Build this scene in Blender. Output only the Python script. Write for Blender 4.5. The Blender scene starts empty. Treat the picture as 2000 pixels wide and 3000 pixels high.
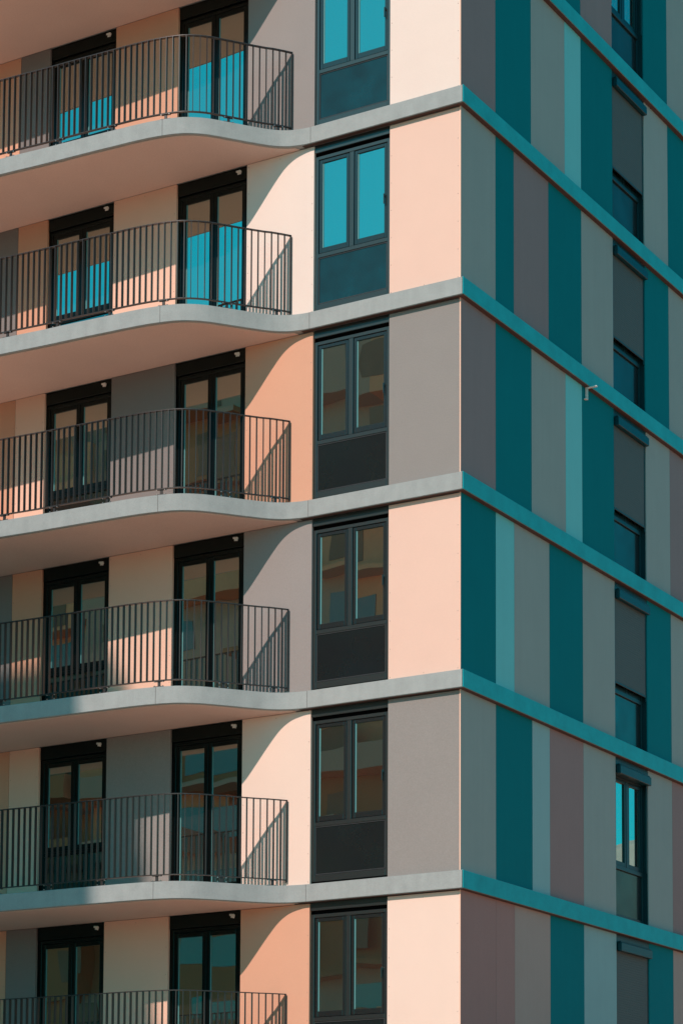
import bpy, bmesh, math, random
from mathutils import Vector, Matrix

random.seed(7)
sc = bpy.context.scene
COL = sc.collection
R = math.radians

# ------------------------------------------------------------------ materials
def new_mat(name):
    m = bpy.data.materials.new(name); m.use_nodes = True
    nt = m.node_tree
    for n in list(nt.nodes):
        if n.type != 'OUTPUT_MATERIAL': nt.nodes.remove(n)
    out = [n for n in nt.nodes if n.type == 'OUTPUT_MATERIAL'][0]
    return m, nt, out

def N(nt, t, **kw):
    n = nt.nodes.new(t)
    for k, v in kw.items():
        if k in n.inputs.keys() if hasattr(n.inputs, 'keys') else False: n.inputs[k].default_value = v
        else: setattr(n, k, v)
    return n

def coated(name, col, rough=.75, grain=.10, grain_scale=90, blotch=.05, blotch_scale=1.6, bump=.10, spec=.3,
           stretch=(1, 1, 1), streak=0., metallic=0., tone=.07):
    """painted / mineral surface: base colour broken up by fine grain, soft blotches and vertical streaks"""
    m, nt, out = new_mat(name)
    L = nt.links.new
    tc = N(nt, 'ShaderNodeTexCoord'); mp = N(nt, 'ShaderNodeMapping'); mp.inputs['Scale'].default_value = stretch
    oi = N(nt, 'ShaderNodeObjectInfo')
    add = N(nt, 'ShaderNodeVectorMath', operation='MULTIPLY_ADD')
    L(oi.outputs['Random'], add.inputs[0]); add.inputs[1].default_value = (17., 31., 23.)
    L(tc.outputs['Object'], add.inputs[2]); L(add.outputs[0], mp.inputs['Vector'])
    n1 = N(nt, 'ShaderNodeTexNoise'); n1.inputs['Scale'].default_value = grain_scale; n1.inputs['Detail'].default_value = 3
    n2 = N(nt, 'ShaderNodeTexNoise'); n2.inputs['Scale'].default_value = blotch_scale; n2.inputs['Detail'].default_value = 5
    n2.inputs['Roughness'].default_value = .6
    mp3 = N(nt, 'ShaderNodeMapping'); mp3.inputs['Scale'].default_value = (9, 9, .5)
    n3 = N(nt, 'ShaderNodeTexNoise'); n3.inputs['Scale'].default_value = 1.; n3.inputs['Detail'].default_value = 4
    L(mp.outputs[0], n1.inputs['Vector']); L(mp.outputs[0], n2.inputs['Vector'])
    L(add.outputs[0], mp3.inputs['Vector']); L(mp3.outputs[0], n3.inputs['Vector'])
    def centred(node, amt, prev=None):
        a = N(nt, 'ShaderNodeMath', operation='SUBTRACT'); L(node.outputs['Fac'], a.inputs[0]); a.inputs[1].default_value = .5
        b = N(nt, 'ShaderNodeMath', operation='MULTIPLY_ADD'); L(a.outputs[0], b.inputs[0]); b.inputs[1].default_value = amt * 4
        if prev is None: b.inputs[2].default_value = 1.
        else: L(prev.outputs[0], b.inputs[2])
        return b
    v = centred(n1, grain); v = centred(n2, blotch, v); v = centred(n3, streak, v)
    ra = N(nt, 'ShaderNodeMath', operation='SUBTRACT'); L(oi.outputs['Random'], ra.inputs[0]); ra.inputs[1].default_value = .5
    rb = N(nt, 'ShaderNodeMath', operation='MULTIPLY_ADD'); L(ra.outputs[0], rb.inputs[0]); rb.inputs[1].default_value = tone; L(v.outputs[0], rb.inputs[2]); v = rb
    mul = N(nt, 'ShaderNodeVectorMath', operation='SCALE'); mul.inputs[0].default_value = col[:3]
    L(v.outputs[0], mul.inputs['Scale'])
    p = N(nt, 'ShaderNodeBsdfPrincipled')
    L(mul.outputs[0], p.inputs['Base Color'])
    p.inputs['Roughness'].default_value = rough
    p.inputs['Specular IOR Level'].default_value = spec
    p.inputs['Metallic'].default_value = metallic
    if bump:
        bp = N(nt, 'ShaderNodeBump'); bp.inputs['Strength'].default_value = bump; bp.inputs['Distance'].default_value = .01
        L(n1.outputs['Fac'], bp.inputs['Height']); L(bp.outputs[0], p.inputs['Normal'])
    L(p.outputs[0], out.inputs['Surface'])
    return m

def glass(name, base, tint, fac, rough=.004, wob=.0012, wob_scale=1.1, smudge=0.):
    """dark coated glazing: mirror-like outer coat over a dark room"""
    m, nt, out = new_mat(name); L = nt.links.new
    tc = N(nt, 'ShaderNodeTexCoord')
    n = N(nt, 'ShaderNodeTexNoise'); n.inputs['Scale'].default_value = wob_scale; n.inputs['Detail'].default_value = 1
    oi = N(nt, 'ShaderNodeObjectInfo')
    add = N(nt, 'ShaderNodeVectorMath', operation='MULTIPLY_ADD')
    L(oi.outputs['Random'], add.inputs[0]); add.inputs[1].default_value = (17., 31., 23.)
    L(tc.outputs['Object'], add.inputs[2]); L(add.outputs[0], n.inputs['Vector'])
    bp = N(nt, 'ShaderNodeBump'); bp.inputs['Strength'].default_value = 1.; bp.inputs['Distance'].default_value = wob
    L(n.outputs['Fac'], bp.inputs['Height'])
    d = N(nt, 'ShaderNodeBsdfPrincipled'); d.inputs['Base Color'].default_value = (*base, 1); d.inputs['Roughness'].default_value = .3
    d.inputs['Specular IOR Level'].default_value = .12
    g = N(nt, 'ShaderNodeBsdfGlossy'); g.inputs['Color'].default_value = (*tint, 1); g.inputs['Roughness'].default_value = rough
    L(bp.outputs[0], g.inputs['Normal'])
    mx = N(nt, 'ShaderNodeMixShader'); mx.inputs[0].default_value = fac
    if smudge:
        n4 = N(nt, 'ShaderNodeTexNoise'); n4.inputs['Scale'].default_value = 2.2; n4.inputs['Detail'].default_value = 4; n4.inputs['Roughness'].default_value = .62
        L(add.outputs[0], n4.inputs['Vector'])
        mr = N(nt, 'ShaderNodeMapRange'); mr.inputs['From Min'].default_value = .35; mr.inputs['From Max'].default_value = .72
        mr.inputs['To Min'].default_value = fac * (1 - smudge); mr.inputs['To Max'].default_value = fac * (1 + 2.2 * smudge)
        L(n4.outputs['Fac'], mr.inputs['Value']); L(mr.outputs[0], mx.inputs[0])
    L(d.outputs[0], mx.inputs[1]); L(g.outputs[0], mx.inputs[2]); L(mx.outputs[0], out.inputs['Surface'])
    return m

M = {}
# sunny elevation cladding
M['cream']  = coated('cream_cladding',  (.715, .60, .545), grain=.030, blotch=.02, rough=.7, bump=.03)
M['peach']  = coated('peach_cladding',  (.69, .48, .40), grain=.030, blotch=.02, rough=.7, bump=.03)
M['orange'] = coated('orange_cladding', (.585, .315, .215), grain=.035, blotch=.025, rough=.7, bump=.03)
M['grey']   = coated('grey_cladding',   (.232, .222, .215), grain=.09, grain_scale=60, blotch=.03, rough=.8, bump=.05)
# side elevation cladding
M['lgrey']  = coated('pale_grey_cladding', (.255, .235, .23), grain=.08, grain_scale=60, blotch=.03, rough=.8, bump=.05)
M['aqua_bounce']   = coated('aqua_bounce_tinted', (.20, .36, .38), grain=.05, blotch=.03, rough=.7, bump=.03, streak=.02)  # aqua with the lower storeys' warm bounce put into its colour
M['grey_shade']  = coated('grey_cladding_in_shade', (.182, .170, .168), grain=.08, grain_scale=60, blotch=.03, rough=.8, bump=.05)  # the grey cladding again, darkened to stand in for shade
M['peach_shade'] = coated('peach_cladding_in_shade', (.70, .455, .355), grain=.030, blotch=.02, rough=.7, bump=.03)  # peach cladding with its shade tone painted in as deeper orange
M['bounce_tinted']  = coated('mauve_bounce_tinted', (.28, .170, .16), grain=.07, blotch=.03, rough=.8, bump=.04, streak=.02)  # mauve warmed in colour to imitate light bounced from below
M['bounce_tinted2'] = coated('mauve_faint_bounce_tint', (.225, .165, .165), grain=.07, blotch=.03, rough=.8, bump=.04, streak=.02)  # mauve with a weaker painted warm bounce
M['stone_bounce'] = coated('stone_bounce_tinted', (.30, .245, .225), grain=.05, blotch=.03, rough=.75, bump=.04, streak=.02)  # stone with warm bounce light painted into the tone
M['blush']  = coated('blush_cream_cladding', (.705, .55, .475), grain=.030, blotch=.02, rough=.7, bump=.03)
M['teal']   = coated('petrol_cladding',     (.0005, .150, .178), grain=.05, blotch=.03, rough=.7, bump=.03, streak=.02, spec=.06)
M['stone']  = coated('stone_grey_cladding', (.225, .285, .28), grain=.05, blotch=.03, rough=.75, bump=.04, streak=.02)
M['mauve']  = coated('mauve_grey_cladding', (.195, .165, .172), grain=.07, blotch=.03, rough=.8, bump=.04, streak=.02)
M['aqua']   = coated('pale_aqua_cladding',  (.12, .47, .50), grain=.05, blotch=.03, rough=.7, bump=.03, streak=.02)
M['concrete'] = coated('fair_faced_concrete', (.29, .325, .33), grain=.07, grain_scale=55, blotch=.085, blotch_scale=4.5, rough=.8, bump=.08, streak=.05)
M['shade_fascia'] = coated('side_slab_teal_shade', (.004, .32, .37), grain=.06, grain_scale=55, blotch=.14, blotch_scale=3.0, rough=.75, bump=.06)  # same slab concrete, its teal skylit shade put into the colour
M['soffit'] = coated('soffit_render', (.62, .50, .45), grain=.07, grain_scale=45, blotch=.05, blotch_scale=.8, rough=.85, bump=.08)
M['bounce_deck'] = coated('bounce_floor_tiles', (.78, .56, .45), grain=.04, blotch=.04, rough=.7)  # unseen pale floor layer, added to bounce warm light upwards
M['drip'] = coated('dark_slab_underside', (.07, .045, .04), grain=.05, blotch=.1)  # dark brown band below the slab edge
M['rivet']  = coated('panel_fixing', (.30, .22, .19), grain=0, blotch=0, rough=.5, bump=0)
M['joint']  = coated('joint_sealant', (.12, .12, .12), grain=.02)
M['frame']  = glass('black_aluminium', (.012, .012, .014), (.75, .95, .88), .12, rough=.30, wob=.0)
M['sash']   = glass('black_sash', (.009, .009, .011), (.75, .95, .88), .10, rough=.25, wob=.0)
M['dframe'] = glass('black_door_frame', (.0012, .0013, .0016), (.5, .95, .88), .022, rough=.25, wob=.0)
M['lower'] = glass('lower_door_pane', (.008, .009, .010), (.5, .9, .85), .25, rough=.02)
M['gap']    = coated('dark_gap', (.004, .004, .005), grain=.0, blotch=.0, rough=.9, spec=.1, bump=.0)
M['trim']   = coated('worn_panel_trim', (.045, .050, .055), grain=0, blotch=.1, rough=.35, bump=0)
M['jamb_refl']   = coated('jamb_reflection', (.10, .26, .27), grain=.0, blotch=.03, rough=.4, bump=0)  # inner jamb strip with the sky's reflection painted in as teal
M['rail']   = coated('black_railing_steel', (.022, .020, .020), grain=.03, blotch=.1, rough=.42, spec=.5, bump=.0, blotch_scale=6)
M['bolt']   = coated('galvanised_bolt', (.45, .42, .40), grain=.0, blotch=.0, rough=.3, metallic=.8, bump=0)
M['shutter']= coated('grey_shutter', (.065, .088, .092), grain=.05, blotch=.02, rough=.7, bump=.02)
M['box']    = coated('petrol_shutter_box', (.001, .036, .048), grain=.03, blotch=.05, rough=.4, bump=.0)
M['white']  = coated('white_plastic', (.62, .62, .60), grain=.0, blotch=.03, rough=.5, bump=0)
M['edge_w'] = coated('edge_trim', (.80, .52, .40), grain=.0, blotch=.03, rough=.6, bump=0)
M['pane']   = glass('window_glass', (.022, .017, .015), (.85, .99, .86), .53)
M['spand']  = glass('spandrel_glass', (.010, .012, .014), (.35, .85, .76), .08, rough=.07, wob=.002, wob_scale=1.5, smudge=.2)
M['paving'] = coated('warm_paving', (.60, .37, .26), grain=.08, grain_scale=4, blotch=.12, blotch_scale=.15, rough=.9)
M['road']   = coated('asphalt', (.05, .05, .052), grain=.1, grain_scale=12, blotch=.1, blotch_scale=.3, rough=.9)
M['line']   = coated('road_paint', (.75, .75, .72), grain=.1, grain_scale=12, rough=.8)
M['grass']  = coated('lawn', (.07, .10, .035), grain=.3, grain_scale=8, blotch=.2, blotch_scale=.4, rough=.95)
M['brown']  = coated('brown_render', (.80, .30, .17), grain=.05, grain_scale=3, blotch=.15, blotch_scale=.12, rough=.85)
M['pale']   = coated('pale_render', (.36, .40, .40), grain=.05, grain_scale=3, blotch=.1, blotch_scale=.12, rough=.85)
M['tan']    = coated('tan_render', (.62, .27, .15), grain=.05, grain_scale=3, blotch=.15, blotch_scale=.12, rough=.85)
M['bounce_roof'] = coated('bounce_terrace', (.80, .40, .27), grain=.06, grain_scale=6, blotch=.08, rough=.85)  # warm roof colour of the added annex, there to bounce sunlight
M['dimwin'] = coated('dim_window', (.24, .12, .08), grain=0, blotch=.1, rough=.6)
M['brown2'] = coated('greyish_render', (.48, .27, .21), grain=.02, blotch=.1, blotch_scale=.2)
M['brown3'] = coated('dark_brown_render', (.42, .15, .07), grain=.02, blotch=.1, blotch_scale=.2)
M['darkwin']= glass('far_glass', (.16, .12, .10), (.6, .95, 1.), .08, rough=.02)

# ------------------------------------------------------------------ mesh helpers
def box(bm, x0, x1, y0, y1, z0, z1):
    vs = [bm.verts.new((x, y, z)) for x in (x0, x1) for y in (y0, y1) for z in (z0, z1)]
    for f in ((0, 1, 3, 2), (4, 6, 7, 5), (0, 4, 5, 1), (2, 3, 7, 6), (0, 2, 6, 4), (1, 5, 7, 3)):
        bm.faces.new([vs[i] for i in f])

def finish(name, bm, mat, parent=None, loc=(0, 0, 0), bevel=0., label=None, rot=None, smooth=False):
    bmesh.ops.recalc_face_normals(bm, faces=bm.faces)
    if bevel:
        bmesh.ops.bevel(bm, geom=list(bm.edges), offset=bevel, segments=1, affect='EDGES', clamp_overlap=True)
    me = bpy.data.meshes.new(name); bm.to_mesh(me); bm.free()
    for m in (mat if isinstance(mat, (list, tuple)) else [mat]): me.materials.append(m)
    if smooth:
        for p in me.polygons: p.use_smooth = True
    o = bpy.data.objects.new(name, me); COL.objects.link(o)
    o.location = loc
    if rot: o.rotation_euler = rot
    if parent: o.parent = parent
    if label: o['label'] = label
    return o

def boxes(name, lst, mat, parent=None, loc=(0, 0, 0), bevel=0., label=None):
    bm = bmesh.new()
    for b in lst: box(bm, *b)
    return finish(name, bm, mat, parent, loc, bevel, label)

def empty(name, loc, label=None, cat=None, group=None, kind=None):
    o = bpy.data.objects.new(name, None); COL.objects.link(o); o.location = loc
    if label: o['label'] = label
    if cat: o['category'] = cat
    if group: o['group'] = group
    if kind: o['kind'] = kind
    return o

def kids(o): return [c for c in COL.objects if c.parent == o]
def copy_tree(o, parent, dz):
    c = o.copy(); COL.objects.link(c); c.parent = parent
    c.location = Vector(o.location) + Vector((0, 0, dz))
    for k in kids(o):
        g = k.copy(); COL.objects.link(g); g.parent = c
    return c

# ------------------------------------------------------------------ dimensions (metres)
H = 3.0                  # storey height
TOP1 = 19.5              # top of the first slab below the upper storey in view
def Z(k): return TOP1 - (k - 1) * H
T = .271                 # slab thickness
D = .0915                # panels stand back this far from the slab edge
XW, YW = -18.0, 14.0     # extent of the building
ROWS = range(-1, 6)      # storey k lies between slab k (above) and slab k+1 (its floor)

bld = empty('apartment_building', (0, 0, 0),
            'tall apartment building clad in orange, cream, grey and petrol panels with curved concrete balconies', 'building')

# ---------- balcony outline in plan
CP = [(-18.0, -1.90), (-14, -1.80), (-11, -1.69), (-9.2, -1.605), (-7.69, -1.545), (-6.85, -1.49), (-6.0, -1.45), (-5.5, -1.42), (-5.15, -1.40),
      (-4.78, -1.36), (-4.43, -1.285), (-4.21, -1.19), (-3.99, -1.02), (-3.77, -.76), (-3.55, -.485), (-3.32, -.225),
      (-3.12, -.085), (-2.92, -.022), (-2.743, 0.)]
def catmull(P, n=8):
    out = []
    for i in range(len(P) - 1):
        p0 = Vector(P[i - 1]) if i else 2 * Vector(P[0]) - Vector(P[1])
        p1, p2 = Vector(P[i]), Vector(P[i + 1])
        p3 = Vector(P[i + 2]) if i + 2 < len(P) else Vector((P[-1][0] + .3, P[-1][1]))
        for j in range(n):
            t = j / n
            out.append(.5 * ((2 * p1) + (-p0 + p2) * t + (2 * p0 - 5 * p1 + 4 * p2 - p3) * t * t + (-p0 + 3 * p1 - 3 * p2 + p3) * t ** 3))
    out.append(Vector(P[-1])); return out
EDGE = catmull(CP)

def outline_slab(name, z, thick, mat, parent, inset=0.):
    pts = offset(EDGE, inset) if inset else list(EDGE)
    pts = [Vector(p) for p in pts]
    if inset:
        pts = [p for p in pts if p.y < -inset * .2] 
        pts.append(Vector((pts[-1].x + .05, inset)))
    pts += [Vector((-inset, inset)), Vector((-inset, YW)), Vector((XW, YW))]
    bm = bmesh.new()
    top = [bm.verts.new((p.x, p.y, 0)) for p in pts]
    bot = [bm.verts.new((p.x, p.y, -thick)) for p in pts]
    bm.faces.new(top); bm.faces.new(bot[::-1])
    n = len(pts)
    for i in range(n): bm.faces.new((top[i], bot[i], bot[(i + 1) % n], top[(i + 1) % n]))
    bmesh.ops.recalc_face_normals(bm, faces=bm.faces)
    te = [e for e in bm.edges if all(v.co.z > -.001 for v in e.verts) or all(v.co.z < -thick + .001 for v in e.verts)]
    te += [e for e in bm.edges if all(abs(v.co.x) < 1e-5 and abs(v.co.y) < 1e-5 for v in e.verts)]
    bmesh.ops.bevel(bm, geom=te, offset=.008, segments=2, affect='EDGES')
    return finish(name, bm, mat, parent, (0, 0, z))

def offset(P, d):
    out = []
    for i, p in enumerate(P):
        a = P[max(i - 1, 0)]; b = P[min(i + 1, len(P) - 1)]
        t = (b - a).normalized(); n = Vector((-t.y, t.x))     # towards the wall
        out.append(p + n * d)
    return out

def strip_along(bm, P, w, z0, z1):
    """flat bar of width w swept along plan polyline P"""
    rows = []
    for i, p in enumerate(P):
        a = P[max(i - 1, 0)]; b = P[min(i + 1, len(P) - 1)]
        t = (b - a).normalized(); n = Vector((-t.y, t.x))
        q0, q1 = p - n * w / 2, p + n * w / 2
        rows.append([bm.verts.new((q0.x, q0.y, z0)), bm.verts.new((q0.x, q0.y, z1)), bm.verts.new((q1.x, q1.y, z1)), bm.verts.new((q1.x, q1.y, z0))])
    for a, b in zip(rows, rows[1:]):
        for i in range(4): bm.faces.new((a[i], a[(i + 1) % 4], b[(i + 1) % 4], b[i]))
    bm.faces.new(rows[0]); bm.faces.new(rows[-1][::-1])

# ---------- core wall behind the panels
core = boxes('wall', [(XW + .1, -.30, .26, YW - .1, 0, Z(-2) - T)], M['gap'], bld)

# ---------- floor slabs
slab0 = outline_slab('floor_slab', Z(-1), T, M['concrete'], bld)
so = []
bm = bmesh.new()
pts = [p for p in offset(EDGE, .055) if p.y < D - .01 and p.x < -3.02]
a = [bm.verts.new((p.x, p.y, -T - .001)) for p in pts] + [bm.verts.new((-3.0, D - .001, -T - .001)), bm.verts.new((XW, D - .001, -T - .001))]
b = [bm.verts.new((v.co.x, v.co.y, -T - .012)) for v in a]
bm.faces.new(a); bm.faces.new(b[::-1])
for i in range(len(a)): bm.faces.new((a[i], b[i], b[(i + 1) % len(a)], a[(i + 1) % len(a)]))
finish('soffit', bm, M['soffit'], slab0)
bm = bmesh.new()
pts = [p for p in offset(EDGE, .12) if p.y < D - .03 and p.x < -3.2]
a = [bm.verts.new((p.x, p.y, .003)) for p in pts] + [bm.verts.new((-3.1, D - .002, .003)), bm.verts.new((XW, D - .002, .003))]
bm.faces.new(a)
finish('bounce_floor', bm, M['bounce_deck'], slab0)
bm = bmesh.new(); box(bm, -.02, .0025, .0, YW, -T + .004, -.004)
finish('shade_tinted_fascia', bm, M['shade_fascia'], slab0, bevel=.002)  # slab edge strip that carries the painted teal shade
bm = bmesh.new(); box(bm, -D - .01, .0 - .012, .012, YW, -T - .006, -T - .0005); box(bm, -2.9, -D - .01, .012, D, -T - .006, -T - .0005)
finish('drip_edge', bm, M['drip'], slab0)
def on_edge(x):
    for p, q in zip(EDGE, EDGE[1:]):
        if p.x <= x <= q.x:
            t = (x - p.x) / (q.x - p.x); pt = p.lerp(q, t); d = (q - p).normalized(); return pt, d
for x in (-2.743, -4.62, -8.9, -11.5):
    p, d = on_edge(x) if x < -2.744 else (Vector((-2.743, 0)), Vector((1, 0)))
    bm = bmesh.new(); box(bm, -.004, .004, -.0015, .002, -T + .004, -.004)
    o = finish('joint', bm, M['joint'], slab0, (p.x, p.y, 0), rot=(0, 0, math.atan2(d.y, d.x)))
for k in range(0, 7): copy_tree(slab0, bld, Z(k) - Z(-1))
# roof
rf = boxes('roof', [(XW, 0, 0, YW, 0, .3), (XW, 0, 0, .25, .3, 1.1), (-.25, 0, .25, YW, .3, 1.1), (XW, -.25, YW - .25, YW, .3, 1.1), (XW, XW + .25, .25, YW - .25, .3, 1.1)],
           M['concrete'], bld, (0, 0, Z(-2) - T))

# ---------- railings
RH = 1.35
RP = [p for p in offset(EDGE, .05) if p.x < -3.40 and p.x > -9.9]
RP += [Vector((-3.345, -.185)), Vector((-3.24, -.055)), Vector((-3.145, .075))]
cum = [0.]
for p, q in zip(RP, RP[1:]): cum.append(cum[-1] + (q - p).length)
def along(s):
    s = max(0, min(cum[-1] - 1e-6, s))
    for i in range(len(cum) - 1):
        if cum[i] <= s <= cum[i + 1]:
            t = (s - cum[i]) / (cum[i + 1] - cum[i]); p = RP[i].lerp(RP[i + 1], t)
            a = RP[max(i - 1, 0)]; b = RP[min(i + 2, len(RP) - 1)]
            return p, (b - a).normalized()
def make_railing(z):
    bm = bmesh.new(); strip_along(bm, RP, .05, RH - .012, RH)
    rail = finish('balcony_railing', bm, M['rail'], bld, (0, 0, z))
    bm = bmesh.new(); strip_along(bm, RP, .045, .10, .112)
    finish('bottom_rail', bm, M['rail'], rail)
    me = None
    n = int(cum[-1] / .1065)
    for i in range(1, n):
        p, d = along(cum[-1] - i * .1065)
        if me is None:
            bm = bmesh.new(); box(bm, -.005, .005, -.027, .027, .112, RH - .012)
            o = finish('baluster', bm, M['rail'], rail, (p.x, p.y, 0), rot=(0, 0, math.atan2(d.y, d.x))); me = o.data
        else:
            o = bpy.data.objects.new('baluster', me); COL.objects.link(o); o.parent = rail
            o.location = (p.x, p.y, 0); o.rotation_euler = (0, 0, math.atan2(d.y, d.x))
    # posts at the ends and brackets on the slab
    p, d = along(cum[-1] - .004)
    bm = bmesh.new(); box(bm, -.008, .008, -.022, .022, .07, RH - .012)
    finish('end_post', bm, M['rail'], rail, (p.x, p.y, 0), rot=(0, 0, math.atan2(d.y, d.x)))
    for x in (-9.3, -8.45, -7.52, -6.56, -5.56, -4.60, -3.80, -3.28):
        best = min((abs(along(s * .01)[0].x - x), s * .01) for s in range(int(cum[-1] * 100)))[1]
        p, d = along(best)
        bm = bmesh.new()
        box(bm, -.02, .02, -.012, .012, .004, .100)
        box(bm, -.085, .085, -.030, .030, .0005, .012)
        box(bm, -.075, .075, -.026, .026, .088, .0995)
        r = finish('bracket', bm, M['rail'], rail, (p.x, p.y, 0), rot=(0, 0, math.atan2(d.y, d.x)))
        r.data.materials.append(M['bolt'])
        bm = bmesh.new(); bm.from_mesh(r.data); n0 = len(bm.faces)
        for bx in (-.068, .068):
            for bz in (.012, .075):
                box(bm, bx - .007, bx + .007, -.030, -.016, bz, bz + .013)
        bm.faces.ensure_lookup_table()
        for f in bm.faces[n0:]: f.material_index = 1
        bmesh.ops.recalc_face_normals(bm, faces=bm.faces); bm.to_mesh(r.data); bm.free()
    return rail
rail0 = make_railing(Z(-1))
for k in range(0, 7): copy_tree(rail0, bld, Z(k) - Z(-1))

# ---------- cladding panels, sunny side (x0, x1) columns and their colours storey by storey
G = .004
LCOLS = [(-9.62, -8.674), (-8.674, -8.043), (-6.657, -5.383), (-4.006, -2.728), (-1.352, -.108)]
LC = {-1: 'cream grey peach cream orange', 0: 'orange grey_shade orange lgrey cream', 1: 'grey_shade orange peach_shade cream peach', 2: 'orange peach_shade grey_shade orange grey',
      3: 'grey_shade orange peach_shade lgrey peach', 4: 'orange peach_shade grey blush grey', 5: 'orange grey_shade peach_shade orange blush'}
NICE = {'blush': 'warm cream', 'bounce_tinted2': 'mauve faintly tinted by bounce', 'peach_shade': 'peach_shade', 'bounce_tinted': 'bounce_tinted', 'stone_bounce': 'stone grey tinted by bounce', 'grey_shade': 'shade-darkened grey', 'aqua_bounce': 'aqua tinted by bounce', 'lgrey': 'light grey', 'cream': 'cream', 'peach': 'pale peach', 'orange': 'orange', 'grey': 'speckled grey', 'teal': 'petrol blue', 'stone': 'stone grey', 'mauve': 'mauve grey', 'aqua': 'pale aqua'}
PH = H - T               # clear height
for k in ROWS:
    for (x0, x1), c in zip(LCOLS, LC[k].split()):
        p = boxes('cladding_panel', [(x0 + G, x1 - G, D, D + .05, .004, PH - .016)], M[c], bld, (0, 0, Z(k + 1)), bevel=.002, label=NICE[c] + ' cladding panel')
        p.data.materials.append(M['rivet']); bm = bmesh.new(); bm.from_mesh(p.data); n0 = len(bm.faces)
        for rx in (x0 + .035, x1 - .035, (x0 + x1) / 2):
            for i in range(7):
                rz = .05 + i * (PH - .12) / 6
                if rx == (x0 + x1) / 2 and i not in (0, 6): continue
                box(bm, rx - .005, rx + .005, D - .0025, D + .001, rz - .005, rz + .005)
        bm.faces.ensure_lookup_table()
        for f in bm.faces[n0:]: f.material_index = 1
        bmesh.ops.recalc_face_normals(bm, faces=bm.faces[n0:]); bm.to_mesh(p.data); bm.free()
# side elevation
B = [.0915, 1.180, 1.780, 2.368, 2.967, 3.560, 4.160, 5.366]
RC = {-1: [(0, 2, 'stone'), (2, 4, 'mauve'), (4, 6, 'teal'), (6, 7, 'mauve'), (8, 9, 'teal'), (9, 10, 'stone')],
      0: [(0, 1, 'mauve'), (1, 3, 'teal'), (3, 5, 'stone'), (5, 6, 'aqua'), (6, 7, 'teal'), (8, 9, 'stone'), (9, 10, 'teal')],
      1: [(0, 1, 'stone'), (1, 2, 'teal'), (2, 4, 'mauve'), (4, 6, 'teal'), (6, 7, 'stone'), (8, 9, 'teal'), (9, 10, 'stone')],
      2: [(0, 1, 'mauve'), (1, 3, 'teal'), (3, 5, 'stone'), (5, 6, 'aqua'), (6, 7, 'teal'), (8, 9, 'stone'), (9, 10, 'mauve')],
      3: [(0, 1, 'teal'), (1, 2, 'aqua'), (2, 4, 'stone'), (4, 6, 'teal'), (6, 7, 'stone'), (8, 9, 'teal'), (9, 10, 'stone')],
      4: [(0, 1, 'stone'), (1, 3, 'teal'), (3, 4, 'aqua_bounce'), (4, 6, 'bounce_tinted2'), (6, 7, 'stone'), (8, 9, 'stone'), (9, 10, 'bounce_tinted2')],
      5: [(0, 1, 'bounce_tinted'), (1, 2, 'bounce_tinted'), (2, 4, 'stone_bounce'), (4, 6, 'teal'), (6, 7, 'aqua_bounce'), (8, 9, 'teal'), (9, 10, 'stone_bounce')]}
BB = B + [6.653, 7.656, 8.86]
SG = .0025
for k in ROWS:
    for i, j, c in RC[k]:
        boxes('cladding_panel', [(-D - .02, -D, BB[i] + (SG if i else -.0), BB[j] - SG, .004, PH - .008)], M[c], bld, (0, 0, Z(k + 1)), label=NICE[c] + ' cladding panel')
    boxes('corner_trim', [(-D - .0185, -D - .0008, D - .0065, D - .0005, .004, PH - .008)], M['edge_w'], bld, (0, 0, Z(k + 1)))
# the part of the facades beyond the view, storeys below it, and the base
ex = {c: [] for c in ('cream', 'grey', 'orange', 'peach', 'teal', 'stone', 'mauve', 'frame')}
seq = ['cream', 'grey', 'frame', 'orange', 'peach', 'frame', 'cream', 'grey']
for k in range(-1, 7):
    z = Z(k + 1); x = -9.63
    if k < 6:
        i = k + 3
        while x > XW + .6:
            w = .9 if seq[i % 8] != 'frame' else 1.38
            ex[seq[i % 8]].append((x - w + G, x - G, D + (.06 if seq[i % 8] == 'frame' else 0), D + .12, z + .004, z + PH - .016)); x -= w; i += 1
        y = 8.87; i = k + 2
        while y < YW - 1.2:
            c = ('teal', 'stone', 'mauve', 'frame')[i % 4]
            ex[c].append((-D - .05, -D - (.06 - .02 if c == 'frame' else 0), y + .001, y + 1.19, z + .004, z + PH - .008)); y += 1.2; i += 1
    else:
        z0 = 1.5 if False else 0
for c, l in ex.items():
    if l: boxes('wall', l, M[c], bld)
boxes('wall', [(XW + .1, -D, D, D + .1, Z(7) + .0, Z(6) - T - .01), (-D - .08, -D - .001, D + .1, YW - .2, Z(7), Z(6) - T - .01)], M['grey'], bld)
boxes('wall', [(XW + .1, -.3, .3, YW - .3, 0, Z(7) + .0)], M['grey'], bld) if Z(7) > .2 else None

# ---------- window on the sunny side (floor plane z=0)
def frame_boxes(x0, x1, y0, y1, z0, z1, w, wb=None):
    wb = w if wb is None else wb
    return [(x0, x0 + w, y0, y1, z0, z1), (x1 - w, x1, y0, y1, z0, z1), (x0 + w, x1 - w, y0, y1, z1 - w, z1), (x0 + w, x1 - w, y0, y1, z0, z0 + wb)]

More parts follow.
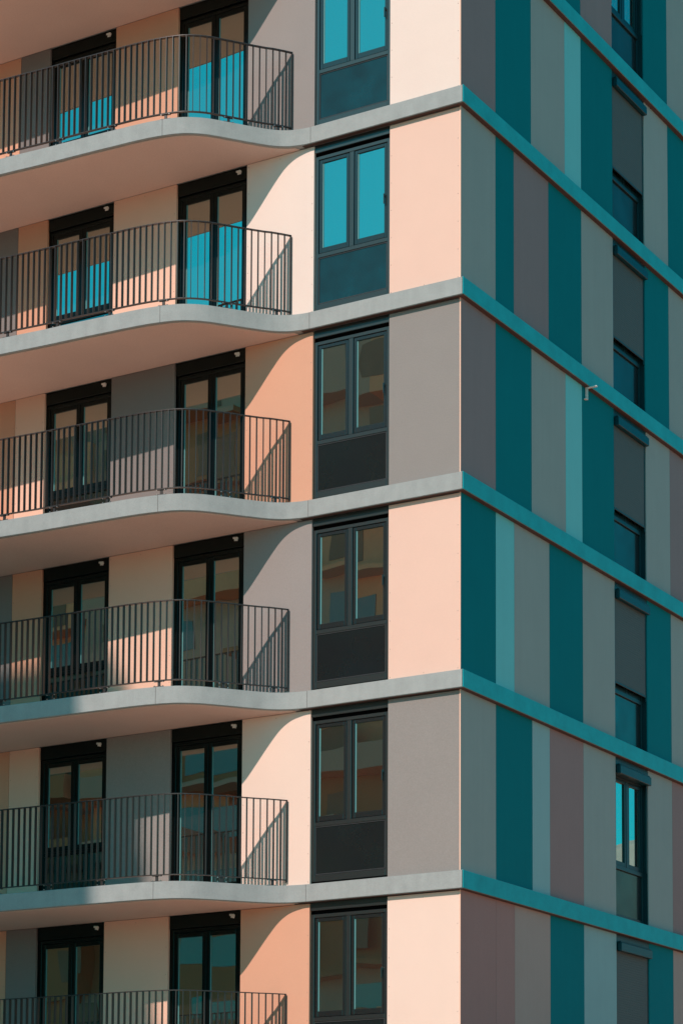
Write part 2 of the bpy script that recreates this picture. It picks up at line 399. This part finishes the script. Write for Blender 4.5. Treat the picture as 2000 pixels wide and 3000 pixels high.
def make_window(z):
    x0, x1 = -2.722, -1.358
    y = .125
    fr = frame_boxes(x0, x1, y, y + .08, .05, 2.545, .055, .10)
    fr += [(x0 + .055, x1 - .055, y, y + .08, .90, .965), (-2.10, -2.02, y + .004, y + .08, .965, 2.49)]
    w = boxes('window', fr, M['frame'], bld, (0, 0, z), bevel=.004, label='tall two light window over a dark lower panel')
    for a, b in ((-2.661, -2.106), (-2.014, -1.417)):
        boxes('sash', frame_boxes(a + .004, b - .004, y + .012, y + .07, .972, 2.483, .052, .085), M['sash'], w, bevel=.004)
        boxes('pane', [(a + .056, b - .056, y + .03, y + .036, 1.057, 2.431)], M['pane'], w)
        boxes('jamb_reflection', [(a + .0565, a + .075, y + .024, y + .0295, 1.06, 2.428)], M['jamb_refl'], w)
    boxes('lower_panel', [(x0 + .062, x1 - .062, y + .018, y + .03, .158, .893)], M['spand'], w, bevel=.002)
    boxes('panel_trim', frame_boxes(x0 + .060, x1 - .060, y + .010, y + .0175, .156, .895, .011), M['trim'], w)
    boxes('lintel_panel', [(x0, x1, D + .012, D + .05, 2.60, PH - .004)], M['frame'], w, bevel=.003)
    boxes('back_board', [(x0, x1, y + .085, y + .11, .01, PH - .01)], M['gap'], w)
    boxes('handle', [(-1.470, -1.445, y - .012, y + .012, 1.62, 1.66), (-1.466, -1.45, y - .03, y - .012, 1.50, 1.66)], M['frame'], w, bevel=.003)
    return w
win0 = make_window(Z(0))
for k in range(0, 6): copy_tree(win0, bld, Z(k + 1) - Z(0))

# ---------- balcony door (right) and balcony window (left)
def make_balcony_opening(x0, x1, transom, name, label, z):
    y = .155
    fr = frame_boxes(x0, x1, y, y + .08, .03, 2.50, .06, .07)
    xc = (x0 + x1) / 2 - .01
    zt = .10
    if transom:
        fr.append((x0 + .06, x1 - .06, y, y + .08, .885, .955)); zt = .955
    w = boxes(name, fr, M['dframe'], bld, (0, 0, z), bevel=.004, label=label)
    for a, b in ((x0 + .064, xc - .004), (xc + .004, x1 - .064)):
        boxes('sash', frame_boxes(a, b, y + .01, y + .07, zt + .005, 2.436, .070 if a < xc - .1 else .070, .08), M['dframe'], w, bevel=.004)
        boxes('pane', [(a + .072, b - .072, y + .03, y + .036, zt + .087, 2.364)], M['pane'], w)
        boxes('jamb_reflection', [(a + .0725, a + .090, y + .024, y + .0295, zt + .09, 2.362)], M['jamb_refl'], w)
    boxes('cover_strip', [(xc - .012, xc + .012, y + .0, y + .0095, zt + .01, 2.43)], M['dframe'], w, bevel=.002)
    if transom:
        boxes('lower_pane', [(x0 + .066, x1 - .066, y + .03, y + .036, .105, .88)], M['lower'], w)
    boxes('lintel_panel', [(x0, x1, D + .03, D + .08, 2.505, PH - .016)], M['dframe'], w, bevel=.003)
    boxes('back_board', [(x0, x1, y + .085, y + .10, .01, PH - .01)], M['gap'], w)
    boxes('sill', [(x0, x1, D + .002, y - .002, .0, .026)], M['dframe'], w, bevel=.002)
    return w
def make_sensor(x, z):
    bm = bmesh.new()
    box(bm, -.035, .035, -.012, .0, -.03, .03); box(bm, .0, .055, -.055, -.012, -.022, .018); box(bm, -.045, .0, -.035, -.012, .0, .03); box(bm, .03, .052, -.05, -.02, -.045, -.022)
    return finish('motion_sensor', bm, M['white'], bld, (x, D + .029, z + 2.635), bevel=.006, label='small pale motion sensor on the black lintel')
bd0 = make_balcony_opening(-5.377, -4.012, False, 'balcony_door', 'full height glazed balcony door', Z(0))
bw0 = make_balcony_opening(-8.037, -6.663, True, 'balcony_window', 'glazed balcony window over a lower pane', Z(0))
s0 = make_sensor(-4.17, Z(0)); s1 = make_sensor(-6.82, Z(0))
for k in range(0, 6):
    for o in (bd0, bw0, s0, s1): copy_tree(o, bld, Z(k + 1) - Z(0))

# ---------- side windows
def make_side_window(z, shut):
    y0, y1 = 5.370, 6.649
    xf = -.185
    def sb(a0, a1, d0, d1, z0, z1): return (d0, d1, a0, a1, z0, z1)
    fr = [sb(y0, y0 + .06, xf - .07, xf, .04, 2.50), sb(y1 - .06, y1, xf - .07, xf, .04, 2.50), sb(y0 + .06, y1 - .06, xf - .07, xf, 2.42, 2.50),
          sb(y0 + .06, y1 - .06, xf - .07, xf, .04, .10), sb(y0 + .06, y1 - .06, xf - .07, xf + .012, .86, .93), sb(5.975, 6.045, xf - .07, xf - .002, .93, 2.42)]
    w = boxes('side_window', fr, M['frame_s'], bld, (0, 0, z), bevel=.004,
              label='side window with its grey roller shutter closed' if shut else 'side window with its roller shutter up and two narrow panes')
    for a, b in ((y0 + .066, 5.970), (6.05, y1 - .066)):
        boxes('sash', [sb(a, a + .055, xf - .06, xf - .008, .935, 2.415), sb(b - .055, b, xf - .06, xf - .008, .935, 2.415),
                       sb(a + .055, b - .055, xf - .06, xf - .008, 2.36, 2.415), sb(a + .055, b - .055, xf - .06, xf - .008, .935, 1.01)], M['sash_s'], w, bevel=.003)
        boxes('pane', [sb(a + .056, b - .056, xf - .04, xf - .034, 1.012, 2.358)], M['pane'], w)
    boxes('lower_panel', [sb(y0 + .066, y1 - .066, xf - .03, xf - .02, .105, .855)], M['spand'], w)
    boxes('guide_rail', [sb(y1 - .035, y1 - .004, xf + .06, -D - .015, .93, 2.45)], M['frame_s'], w)
    boxes('guide_rail', [sb(y0 + .004, y0 + .035, xf + .06, -D - .015, .93, 2.45)], M['frame_s'], w)
    boxes('reveal', [sb(y1 - .003, y1 + .0, xf, -D - .021, .03, PH - .01), sb(y0, y0 + .003, xf, -D - .021, .03, PH - .01)], M['frame_s'], w)
    bm = bmesh.new(); box(bm, -D + .003, -.012, y0 + .030, y1 - .022, 2.44, 2.585); box(bm, -D + .003, -.028, y0 + .035, y1 - .04, 2.585, 2.61)
    finish('shutter_box', bm, M['box'], w, bevel=.008)
    boxes('head_panel', [sb(y0, y1, xf, -D - .004, 2.46, PH - .01)], M['box'], w)
    boxes('sill', [sb(y0, y1, xf - .0, -D + .004, .004, .03)], M['frame_s'], w)
    boxes('back_board', [sb(y0, y1, xf - .10, xf - .075, .01, PH - .01)], M['gap'], w)
    if shut:
        bm = bmesh.new()
        z1 = 1.03; n = 36
        hh = (2.455 - z1) / n
        for i in range(n): box(bm, xf + .062, xf + .074, y0 + .036, y1 - .036, z1 + i * hh + .001, z1 + (i + 1) * hh - .0005)
        finish('roller_shutter', bm, M['shutter'], w, bevel=.0)
        boxes('bottom_bar', [sb(y0 + .036, y1 - .036, xf + .058, xf + .08, z1 - .035, z1 - .002)], M['frame_s'], w, bevel=.004)
    return w
M['frame_s'] = coated('petrol_black_frame', (.004, .026, .033), grain=.02, blotch=.05, rough=.35, bump=0)
M['sash_s'] = coated('petrol_black_sash', (.003, .020, .026), grain=.02, blotch=.05, rough=.35, bump=0)
sw_open = make_side_window(Z(0), False)
sw_shut = make_side_window(Z(1), True)
for k in (1, 2, 3, 5): copy_tree(sw_shut, bld, Z(k + 1) - Z(1))
copy_tree(sw_open, bld, Z(5) - Z(0))
# small L bracket under the slab on the side elevation
bm = bmesh.new()
box(bm, -.05, .0, -.008, .0, -.22, -.02); box(bm, -.05, .0, -.07, -.008, -.22, -.212); box(bm, -.05, .16, -.01, .03, -.02, .0)
finish('wall_bracket', bm, M['white'], bld, (-.03, 4.27, Z(3) + 2.72), bevel=.002, label='small pale bracket fixed under the side slab edge')

# no two panes of glass hang exactly alike
for o in COL.objects:
    if o.name.split('.')[0] == 'pane' and o.parent and o.parent.parent == bld:
        c = sum((Vector(b) for b in o.bound_box), Vector()) / 8
        rot = Matrix.Rotation(R(random.uniform(-.45, .45)), 4, 'Z') @ Matrix.Rotation(R(random.uniform(-.12, .12)), 4, 'X' if abs(c.x) > .5 else 'Y')
        o.matrix_local = Matrix.Translation(c) @ rot @ Matrix.Translation(-c)
# ------------------------------------------------------------------ surroundings
def ground_sheet(name, x0, x1, y0, y1, z, mat):
    bm = bmesh.new(); vs = [bm.verts.new(v) for v in ((x0, y0, z), (x1, y0, z), (x1, y1, z), (x0, y1, z))]; bm.faces.new(vs)
    o = finish(name, bm, mat); o['kind'] = 'structure'; return o
ground_sheet('ground', -900, 900, -900, 900, -.012, M['paving'])
ground_sheet('lawn', -70, -22, -26, -8, -.006, M['grass'])
ground_sheet('road', -300, 300, -56, -48, -.004, M['road'])
bm = bmesh.new()
for i in range(-40, 40): box(bm, i * 4, i * 4 + 2, -52.06, -51.94, -.003, .001)
o = finish('road_markings', bm, M['line']); o['kind'] = 'structure'
o = boxes('kerb', [(-300, 300, -48, -47.8, -.01, .12), (-300, 300, -56.2, -56, -.01, .12)], M['concrete']); o['kind'] = 'structure'

def far_block(name, loc, label, cat, floors, mats, windows, fh=3.0):
    """floors: list of (x0,x1,y0,y1) footprints from the ground up; each storey can take another render colour"""
    e = empty(name, loc, label, cat)
    rnd = random.Random(len(floors) + len(name))
    bm = bmesh.new(); c = 0
    for i, (x0, x1, y0, y1) in enumerate(floors):
        xs = [x0]
        while len(mats) > 1 and xs[-1] < x1 - 9: xs.append(xs[-1] + rnd.uniform(4, 8))
        xs.append(x1)
        for a, b in zip(xs, xs[1:]):
            n0 = len(bm.faces); box(bm, a + .002, b, y0, y1 - rnd.choice((0, 0, .4, 1.2)) * (len(mats) > 1), i * fh + (.002 if i else 0), (i + 1) * fh)
            bm.faces.ensure_lookup_table(); mi = rnd.randrange(len(mats))
            for f in bm.faces[n0:]: f.material_index = mi
            if len(mats) > 1 and rnd.random() < .55:
                n0 = len(bm.faces); box(bm, a + .3, b - .3, y1 + .001, y1 + 1.3, i * fh + .01, i * fh + rnd.choice((.25, 1.15))); bm.faces.ensure_lookup_table()
                for f in bm.faces[n0:]: f.material_index = rnd.randrange(len(mats))
    finish('wall', bm, mats, e)
    bm = bmesh.new(); x0, x1, y0, y1 = floors[-1]; zt = len(floors) * fh
    box(bm, x0 + .3, x1 - .3, y0 + .3, y1 - 1.5, zt, zt + .25); finish('roof', bm, M['concrete'], e)
    me = {}
    if windows:
        for i in range(len(floors)):
            x0, x1, y0, y1 = floors[i]; n = int((x1 - x0) / 4.1)
            for j in range(n):
                cx = x0 + (j + .5) * (x1 - x0) / n + rnd.uniform(-.6, .6); kind = rnd.randrange(4)
                if kind not in me:
                    bm = bmesh.new(); wdt = (.5, .8, .75, 1.1)[kind]; box(bm, -wdt, wdt, -.02, .03, 0, (1.5, 1.6, 2.2, 1.4)[kind]); o = finish('window', bm, M['darkwin'] if kind == 3 else M['dimwin'], e); me[kind] = o.data
                else:
                    o = bpy.data.objects.new('window', me[kind]); COL.objects.link(o); o.parent = e
                o.location = (cx, y1 + .01, i * fh + (.9 if kind != 2 else .2))
    return e
# tower standing south of the balconies: its stepped top throws the shadow on the lowest balconies
SUN = Vector((-.03, -1., .91)).normalized()
TY = -30.0
def sun_edge(zeq, x, y):
    """point on plane y that shades (x, -1.5, zeq)"""
    t = (y + 1.5) / SUN.y
    return x + SUN.x * t, TOP1 + zeq + SUN.z * t
tw = empty('neighbouring_tower', (0, TY, 0), 'slender apartment tower opposite the balconies', 'building')
prof = [(-6.45, -6.55), (-6.85, -6.28), (-7.3, -6.10), (-8.6, -6.02), (-9.8, -5.90), (-11.0, -5.74), (-12.6, -5.58), (-40., -5.55)]
bm = bmesh.new(); prev = None
for zeq, x in prof:
    xe, ze = sun_edge(zeq, x, TY)
    if prev is not None:
        box(bm, -16.5, prev[0], -9 , 0, max(ze, 0) + .001, prev[1])
    prev = (xe, ze)
finish('wall', bm, M['tan'], tw)
me = None
for i in range(12):
    for j in range(3):
        if me is None:
            bm = bmesh.new(); box(bm, -.75, .75, -.02, .03, 0, 1.6); o = finish('window', bm, M['darkwin'], tw); me = o.data
        else:
            o = bpy.data.objects.new('window', me); COL.objects.link(o); o.parent = tw
        o.location = (-14.9 + j * 3.1, 0, i * 3 + 1)

far_block('brown_apartment_block', (-48, -60, 0), 'long brown apartment block beyond the road', 'building',
          [(-40, 27, -14, 0)] * 15, [M['brown'], M['brown2'], M['brown3']], True, 3.02)
far_block('tan_apartment_block', (-60, -78, 0), 'tan apartment block behind the brown one', 'building',
          [(-30, 12, -14, 0)] * 15, [M['tan']], False)
annex = empty('bounce_annex', (13.5, 18, 0), 'unseen low annex added to bounce warm light up, with a terracotta roof', 'building')
boxes('wall', [(-11.5, 11.5, -24, 24, 0, 3.3)], M['tan'], annex)  # out of view; added so its roof throws warm light on lower panels
boxes('roof', [(-11.7, 11.7, -24.2, 24.2, 3.301, 3.5)], M['bounce_roof'], annex, bevel=.01)
far_block('pale_low_block', (62, 100, 0), 'pale low block behind the side elevation', 'building',
          [(-30, 30, -14, 10)] * 8, [M['pale']], False, 3.1)

# ------------------------------------------------------------------ light
w = bpy.data.worlds.new('World'); sc.world = w; w.use_nodes = True
nt = w.node_tree; bg = nt.nodes['Background']
sky = nt.nodes.new('ShaderNodeTexSky'); sky.sky_type = 'NISHITA'; sky.sun_disc = False
sky.sun_elevation = math.asin(SUN.z); sky.sun_rotation = math.atan2(SUN.x, SUN.y)
sky.altitude = 100; sky.air_density = 1.0; sky.dust_density = .5; sky.ozone_density = 2.0
mul = nt.nodes.new('ShaderNodeVectorMath'); mul.operation = 'MULTIPLY'; mul.inputs[1].default_value = (.04, 1.02, .94)
nt.links.new(sky.outputs[0], mul.inputs[0]); nt.links.new(mul.outputs[0], bg.inputs['Color'])
bg.inputs['Strength'].default_value = .15
ld = bpy.data.lights.new('sun', 'SUN'); ld.energy = 4.6; ld.angle = R(.53); ld.color = (1., .75, .65)
lo = bpy.data.objects.new('sun', ld); COL.objects.link(lo)
lo.rotation_euler = SUN.to_track_quat('Z', 'Y').to_euler(); lo.location = (0, -20, 60)

# ------------------------------------------------------------------ camera (solved from the photograph's vanishing lines)
cam = bpy.data.cameras.new('camera'); co = bpy.data.objects.new('camera', cam); COL.objects.link(co); sc.camera = co
Rt = Vector((.872365407, .488854318, .00022965)); Up = Vector((.04249675, -.07630386, .99617857)); Fw = Vector((-.48700372, .86902197, .08733957))
m = Matrix((( Rt.x, Up.x, -Fw.x), (Rt.y, Up.y, -Fw.y), (Rt.z, Up.z, -Fw.z)))
co.matrix_world = Matrix.Translation((16.78341408, -29.85921675, TOP1 - 17.8599515)) @ m.to_4x4()
f, cx, cy = 6918.9025, 1364.2425, 3115.6164
cam.sensor_fit = 'VERTICAL'; cam.sensor_height = 36.; cam.lens = f / 3000 * 36
cam.shift_x = -(cx - 1000) / 3000; cam.shift_y = (cy - 1500) / 3000
cam.clip_start = .1; cam.clip_end = 3000
sc.view_settings.view_transform = 'Standard'; sc.view_settings.look = 'None'; sc.view_settings.exposure = 0; sc.view_settings.gamma = 1
sc.cycles.max_bounces = 8; sc.cycles.use_denoising = True
